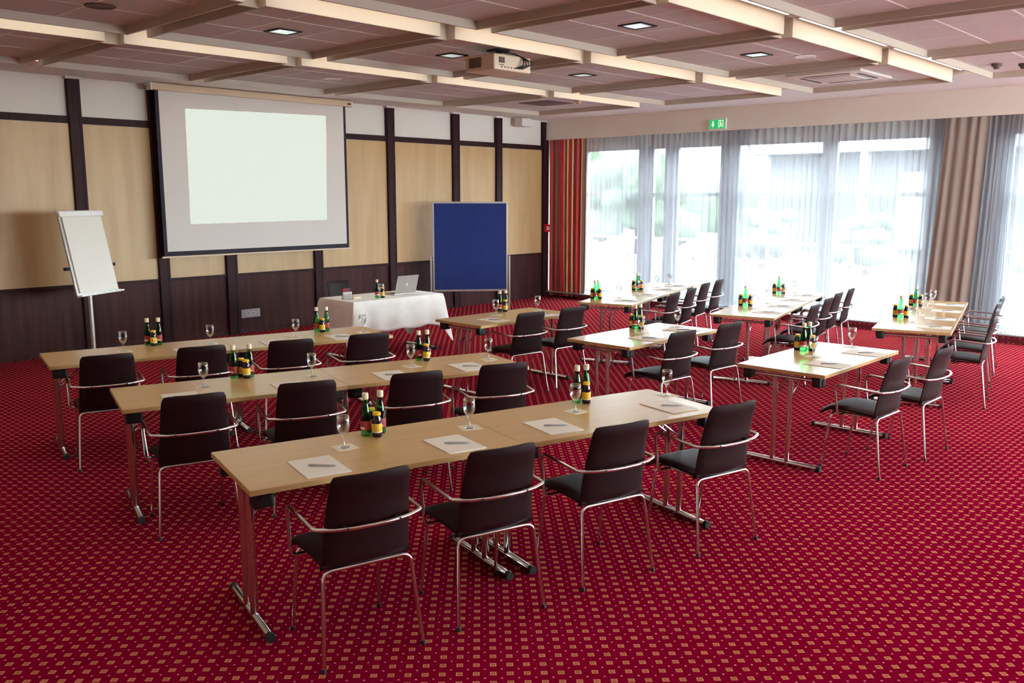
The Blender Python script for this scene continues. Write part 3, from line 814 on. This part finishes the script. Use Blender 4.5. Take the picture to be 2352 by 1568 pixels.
chair0 = make_chair(); table0 = make_table(); bottle0 = make_bottle(); juice0 = make_juice(); glass0 = make_glass(); pen0 = make_pen()
bm = new_bm(); rbox(bm, -.107, .107, -.15, .15, 0, .004, .0008, 1); pad0 = obj('notepad', bm, M['paper'])
bm = new_bm(); rbox(bm, -.057, .057, -.057, .057, 0, .0018, .0006, 1); coaster0 = obj('coaster', bm, M['coaster'])
for o in (pad0, coaster0): KIDS[o.name] = []
USED = set()
def place(p, x, y, z, rz, label, cat, group=None):
    if p.name in USED: o = copy_tree(p)
    else: o = p; USED.add(p.name)
    o.location = (x, y, z); o.rotation_euler = (0, 0, rz)
    if 'group' in o.keys(): del o['group']
    return tag(o, label, cat, group)

D = {
'A3': {"t": [1.9288, 3.3688, -0.2645], "G": [[0.786, 0.588], [0.875, 0.606], [2.203, 0.627], [2.273, 0.626]], "J": [[0.829, 0.54], [0.845, 0.646], [2.239, 0.577]], "W": [[0.598, 0.429], [1.332, 0.435], [2.051, 0.434], [2.808, 0.48]], "P": [[0.378, 0.182], [1.107, 0.191], [1.744, 0.219], [2.616, 0.239]], "C": [[0.421, -0.366, 0.9], [1.086, -0.344, -1.2], [1.832, -0.297, 0.6], [2.65, -0.273, 1.8]]} ,
'A2': {"t": [2.1942, 5.2592, -0.3017], "G": [[0.818, 0.652], [0.901, 0.65], [2.216, 0.642], [2.29, 0.643]], "J": [[0.878, 0.592], [0.861, 0.681], [2.257, 0.586]], "W": [[0.556, 0.425], [1.295, 0.419], [2.058, 0.428], [2.696, 0.384]], "P": [[0.371, 0.165], [1.074, 0.16], [1.806, 0.18], [2.431, 0.197]], "C": [[0.364, -0.329, -0.2], [1.051, -0.294, -7.4], [1.777, -0.35, -4.8], [2.426, -0.368, -7.2]]} ,
'A1': {"t": [2.4151, 7.0219, -0.2398], "G": [[0.828, 0.635], [0.915, 0.618], [2.326, 0.584], [2.419, 0.569]], "J": [[0.864, 0.584], [2.36, 0.529]], "W": [[0.594, 0.419], [1.292, 0.4], [2.041, 0.355], [2.677, 0.32]], "P": [None, [1.061, 0.105], [1.786, 0.079], [2.392, 0.087]], "C": [[0.346, -0.397, -3.2], [1.025, -0.394, -4.6], [1.715, -0.468, -8.5], [2.383, -0.503, -2.5]]} ,
'B1': {"t": [6.1359, 6.1685, -0.0389], "G": [[0.916, 0.716], [0.987, 0.7]], "J": [[0.937, 0.642]], "W": [[0.662, 0.479], [1.257, 0.424]], "P": [[0.377, 0.213], [1.066, 0.082]], "C": [[0.472, -0.251, -5.9], [1.098, -0.26, -3.2]]} ,
'B2': {"t": [6.1141, 4.356, -0.0155], "G": [[0.91, 0.621], [0.996, 0.616]], "J": [[0.931, 0.558], [0.922, 0.65]], "W": [[0.711, 0.397], [1.293, 0.383]], "P": [[0.49, 0.164], [1.135, 0.228]], "C": [[0.443, -0.255, -9.0], [1.188, -0.28, -7.4]]} ,
'B3': {"t": [6.0845, 2.6304, -0.0007], "G": [[0.872, 0.581], [0.967, 0.574]], "J": [[0.883, 0.631], [0.915, 0.52]], "W": [[0.652, 0.39], [1.336, 0.362]], "P": [[0.421, 0.168], [1.103, 0.15]], "C": [[0.425, -0.386, -2.9], [1.128, -0.462, -1.3]]} ,
'C1': {"t": [8.5835, 6.0974, 0.283], "G": [[0.375, 0.619], [0.452, 0.604], [1.558, 0.472], [1.652, 0.476]], "J": [[0.404, 0.667], [0.412, 0.566], [1.611, 0.543], [1.691, 0.465]], "W": [[0.601, 0.381], [1.253, 0.374], [2.08, 0.36], [2.606, 0.338]], "P": [[0.362, 0.192], [1.076, 0.188], [1.835, 0.14], [2.393, 0.139]], "C": [[0.488, -0.387, -5.9], [1.091, -0.428, -3.4], [1.879, -0.398, -5.5], [2.443, -0.445, -6.5]]} ,
'C2': {"t": [8.662, 4.3275, 0.2355], "G": [[0.909, 0.554], [2.44, 0.52]], "J": [[0.917, 0.606], [0.937, 0.505], [2.462, 0.588], [2.464, 0.477]], "W": [[0.696, 0.382], [1.308, 0.387], [2.042, 0.383], [2.662, 0.366]], "P": [[0.417, 0.171], [1.067, 0.168], [1.758, 0.174], [2.369, 0.158]], "C": [[0.456, -0.337, -6.6], [1.205, -0.341, -3.9], [1.851, -0.341, -8.0], [2.473, -0.385, -2.1]]} ,
'C3': {"t": [8.8301, 2.626, 0.2348], "G": [[0.937, 0.544], [2.101, 0.513]], "J": [[0.975, 0.603], [0.958, 0.496], [2.144, 0.566], [2.13, 0.464]], "W": [[0.598, 0.392], [1.258, 0.392], [1.994, 0.378], [2.417, 0.358]], "P": [[0.334, 0.173], [1.009, 0.173], [1.754, 0.165], [2.403, 0.167]], "C": []} ,

}
NAME = {'A3': 'nearest left-hand row', 'A2': 'middle left-hand row', 'A1': 'farthest left-hand row', 'B3': 'nearest centre table', 'B2': 'middle centre table', 'B1': 'farthest centre table',
        'C3': 'nearest window-side row', 'C2': 'middle window-side row', 'C1': 'farthest window-side row'}
ORD = ['first', 'second', 'third', 'fourth']
NEAR = ['nearest', 'second nearest', 'third nearest', 'farthest']
D['C3']['C'] = [[.45, -.35, -4], [1.15, -.35, -4], [1.84, -.35, -5], [2.46, -.37, -4]]
D['A1']['P'][0] = [.36, .17]
for key, d in D.items():
    x, y, a = d['t']; nm = NAME[key]; n = 1 if key[0] == 'B' else 2
    ca, sa = math.cos(a), math.sin(a)
    def W2(u, v): return x + u * ca - v * sa, y + u * sa + v * ca
    for k in range(n):
        px, py = W2(k * TL, 0)
        place(table0, px, py, 0, a, ('beech folding table with chrome T legs, %s of the %s' % (['left table', 'right table'][k], nm)) if n == 2 else 'single beech folding table with chrome T legs, the %s' % nm, 'table', 'beech folding tables')
    for i, (u, v, ra) in enumerate(d['C']):
        ra = max(-6, min(3, ra)) * (.8 if key[0] != 'C' else .6); r = a + R(ra)
        bx, by = W2(u, v)
        cx, cy_ = bx - math.sin(r) * .245, by + math.cos(r) * .245
        place(chair0, cx, cy_, 0, r, ('dark brown leather chrome-armed chair, %s from the left at the %s' % (ORD[i], nm)) if key[0] != 'C' else ('dark brown leather chrome-armed chair, %s one at the %s' % (NEAR[i], nm)), 'chair', 'chairs at the ' + nm)
    # keep bottles clear of each other
    bt = [[u, min(v, TD - .04), 'G'] for u, v in d['G']] + [[u, min(v, TD - .04), 'J'] for u, v in d['J']]
    for it in range(60):
        for i in range(len(bt)):
            for j in range(i):
                dx = bt[i][0] - bt[j][0]; dy = bt[i][1] - bt[j][1]; q = math.hypot(dx, dy)
                if q < .0585:
                    k = (.0588 - q) / 2 / max(q, 1e-4)
                    bt[i][0] += dx * k; bt[i][1] += dy * k; bt[j][0] -= dx * k; bt[j][1] -= dy * k
        for b in bt: b[1] = min(b[1], TD - .035)
    nG = len(d['G']); us = sorted(b[0] for b in bt)
    cl = max(range(1, len(us)), key=lambda i: us[i] - us[i - 1]); split = (us[cl] + us[cl - 1]) / 2 if us[cl] - us[cl - 1] > .3 else 99
    for kind, pr, nmz, cat in (('G', bottle0, 'green glass water bottle', 'water bottle'), ('J', juice0, 'small dark juice bottle with yellow label', 'juice bottle')):
        for side in (0, 1):
            S = sorted([b for b in bt if b[2] == kind and (b[0] > split) == bool(side)], key=lambda b: W2(b[0], b[1])[0] * .683 - W2(b[0], b[1])[1] * .73)
            for i, b in enumerate(S):
                px, py = W2(b[0], b[1])
                pos = '' if len(S) == 1 else (['left ', 'right '][i])
                cn = 'cluster' if split == 99 else ['left cluster', 'right cluster'][side]
                place(pr, px, py, TH, a + b[0] * 7, '%s%s in the %s, %s' % (pos, nmz, cn, nm), cat, ('water bottles' if kind == 'G' else 'juice bottles') + ' on the ' + nm)
    for i, (u, v) in enumerate(d['W']):
        px, py = W2(u, v); jr = R([4, -6, 9, -3][i])
        ox, oy = W2(u + .006, v + .002)
        place(coaster0, ox, oy, TH, a + jr, 'cream card coaster under the %s glass from the left, %s' % (ORD[i], nm), 'coaster', 'coasters on the ' + nm)
        place(glass0, px, py, TH + .0018, i * 1.0, 'empty stemmed glass, %s from the left on the %s' % (ORD[i], nm), 'glass', 'glasses on the ' + nm)
    for i, q in enumerate(d['P']):
        u, v = q; v = max(.158, v)
        px, py = W2(u, v); jr = R([0, 1, -2, 1][i])
        place(pad0, px, py, TH, a + jr, 'white notepad, %s from the left on the %s' % (ORD[i], nm), 'notepad', 'notepads on the ' + nm)
        qx, qy = W2(u + .01, v - .01)
        place(pen0, qx, qy, TH + .004, -.80 + R([-4, 0, 3, -2][i]), 'grey ballpoint pen on the %s notepad from the left, %s' % (ORD[i], nm), 'pen', 'pens on the ' + nm)

# ================================================================== presenter's table
PX, PY, PA = 6.465, 8.665, R(-.8)
place(table0, PX, PY, 0, PA, 'folding table hidden under the white cloth before the screen', 'table', 'beech folding tables')
tc = empty('tablecloth', (PX, PY, 0), PA); tag(tc, 'white tablecloth draped over the presenter table with hanging corners', 'tablecloth')
bm = new_bm()
zt = TH + .003; corner = []
npt = []
def per():
    out = []; m = .006; w, d = TL + 2 * m, TD + 2 * m
    segs = [((-m, -m), (w - m, -m), (0, -1)), ((w - m, -m), (w - m, d - m), (1, 0)), ((w - m, d - m), (-m, d - m), (0, 1)), ((-m, d - m), (-m, -m), (-1, 0))]
    for (a, b, n) in segs:
        L = math.hypot(b[0] - a[0], b[1] - a[1]); k = int(L / .02)
        for i in range(k):
            s = i / k; p = (a[0] + (b[0] - a[0]) * s, a[1] + (b[1] - a[1]) * s)
            dc = min(s, 1 - s) * L
            out.append((p, n, dc, s))
    return out
PP = per(); rows = 12; grid = []
for j in range(rows + 1):
    t_ = j / rows; ring = []
    for i, (p, n, dc, s) in enumerate(PP):
        prev = PP[i - 1][1]; nn = Vector((n[0], n[1]))
        # blend the normal at the corners
        if dc < .12:
            other = PP[(i - 8) % len(PP)][1] if s < .5 else PP[(i + 8) % len(PP)][1]
            k = .5 * (1 - dc / .12); nn = (Vector(n) * (1 - k) + Vector(other) * k).normalized()
        drop = .385 + .24 * math.exp(-(dc / .07) ** 2) + .012 * math.sin(i * .31)
        off = .012 + t_ * (.025 + .11 * math.exp(-(dc / .10) ** 2)) + .014 * t_ * math.sin(i * .42 + 1.1 * math.sin(i * .09))
        if j == 0: off = 0
        z = zt - drop * t_ - (0.0 if j == 0 else .004)
        ring.append(bm.verts.new((p[0] + nn.x * off, p[1] + nn.y * off, max(z, .02))))
    grid.append(ring)
for j in range(rows):
    for i in range(len(PP)):
        k = (i + 1) % len(PP)
        bm.faces.new((grid[j][i], grid[j][k], grid[j + 1][k], grid[j + 1][i]))
bm.faces.new(grid[0])
o = obj('cloth', bm, M['cloth'], tc, True, 60)
md = o.modifiers.new('thickness', 'SOLIDIFY'); md.thickness = .002; md.offset = 1
ZT = TH + .006
place(chair0, 7.28, 9.86, 0, PI + .05, 'dark leather chair behind the white-clothed presenter table', 'chair', 'chair of the presenter')
place(bottle0, 6.93, 8.80, ZT, 1.0, 'green glass water bottle on the white tablecloth', 'water bottle')
place(juice0, 7.005, 8.785, ZT, 2.0, 'small juice bottle with yellow label on the white tablecloth', 'juice bottle')
place(glass0, 7.05, 8.86, ZT, 0, 'empty stemmed glass behind the juice bottle on the white tablecloth', 'glass')
place(coaster0, 7.05, 8.86, ZT - .0019, .2, 'cream card coaster on the white tablecloth under the glass', 'coaster')
# laptop
t = empty('laptop', (7.468, 8.90, ZT), R(1.5)); tag(t, 'open silver laptop seen from behind its lid on the white tablecloth', 'laptop')
bm = new_bm(); rbox(bm, -.18, .18, 0, .245, 0, .016, .004); b_ = obj('base', bm, M['silver'], t, True)
bm = new_bm(); box(bm, -.16, .16, .03, .13, .016, .0175)
for k in range(3): pass
obj('keyboard', bm, M['keys'], b_)
bm = new_bm(); box(bm, -.05, .05, .15, .215, .016, .0168); obj('trackpad', bm, M['tbar'], b_)
lm = Matrix.Translation((0, .002, .014)) @ Matrix.Rotation(R(16), 4, 'X')
bm = new_bm(); rbox(bm, -.18, .18, -.008, 0, 0, .245, .004, 2, lm); l_ = obj('lid', bm, M['silver'], t, True)
bm = new_bm(); box(bm, -.168, .168, 0, .001, .012, .232, lm); obj('display', bm, M['hole'], l_)
bm = new_bm()
pts = []
for k in range(24):
    a = 2 * PI * k / 24; r = .017 * (1 - .12 * math.exp(-((a - PI / 2) / .35) ** 2))
    if abs(a) < .5 or abs(a - 2 * PI) < .5: r *= .82
    pts.append((r * math.cos(a), .125 + r * math.sin(a)))
a = [bm.verts.new(lm @ Vector((p[0], -.0095, p[1]))) for p in pts]; b = [bm.verts.new(lm @ Vector((p[0], -.0078, p[1]))) for p in pts]
bm.faces.new(a); bm.faces.new(b[::-1])
for i in range(24): bm.faces.new((a[i], a[i - 1], b[i - 1], b[i]))
lf = [lm @ Vector(p) for p in ((.001, -.0095, .145), (.007, -.0095, .150), (.008, -.0095, .157), (.002, -.0095, .152))]
lb = [lm @ Vector(p) for p in ((.001, -.0078, .145), (.007, -.0078, .150), (.008, -.0078, .157), (.002, -.0078, .152))]
a = [bm.verts.new(p) for p in lf]; b = [bm.verts.new(p) for p in lb]; bm.faces.new(a); bm.faces.new(b[::-1])
for i in range(4): bm.faces.new((a[i], a[i - 1], b[i - 1], b[i]))
obj('lid_logo', bm, M['logo'], l_)
# markers in an acrylic stand
HX, HY = 6.585, 8.95
t = empty('marker_stand', (HX, HY, ZT), PA); tag(t, 'clear acrylic stand holding a row of markers on the white tablecloth', 'pen holder')
bm = new_bm(); box(bm, -.075, .075, -.022, .022, 0, .004)
for a, b, c, d in ((-.075, .075, -.022, -.020), (-.075, .075, .020, .022), (-.075, -.073, -.02, .02), (.073, .075, -.02, .02)): box(bm, a, b, c, d, .004, .07)
obj('tray', bm, M['acrylic'], t)
mk = empty('marker_pen')
bm = new_bm(); lathe(bm, [(0, 0), (.009, 0), (.0095, .003), (.0095, .09), (.008, .094), (0, .094)], 12); obj('barrel', bm, M['white'], mk, True)
capm = new_bm(); lathe(capm, [(.0085, .09), (.0102, .092), (.0102, .128), (.008, .134), (0, .134)], 12); cap0 = obj('cap', capm, M['cap_red'], mk, True)
reg(mk)
for i, (c, cn) in enumerate([('cap_red', 'red'), ('cap_red', 'red'), ('cap_green', 'green'), ('cap_red', 'red'), ('cap_blue', 'blue'), ('cap_black', 'black')]):
    o = place(mk, HX - .056 + i * .0225, HY, ZT + .005, 0, 'white marker with %s cap, %s from the left in the acrylic stand' % (cn, (ORD + ['fifth', 'last'])[i]), 'marker', 'markers in the acrylic stand')
    if i:
        k = KIDS[o.name][1]; k.data = k.data.copy(); k.data.materials[0] = M[c]
bm = new_bm(); rbox(bm, -.06, .06, -.035, .035, 0, .022, .003)
o = obj('card_box', bm, M['coaster']); o.location = (6.735, 8.98, ZT); tag(o, 'small cream box beside the marker stand', 'box')
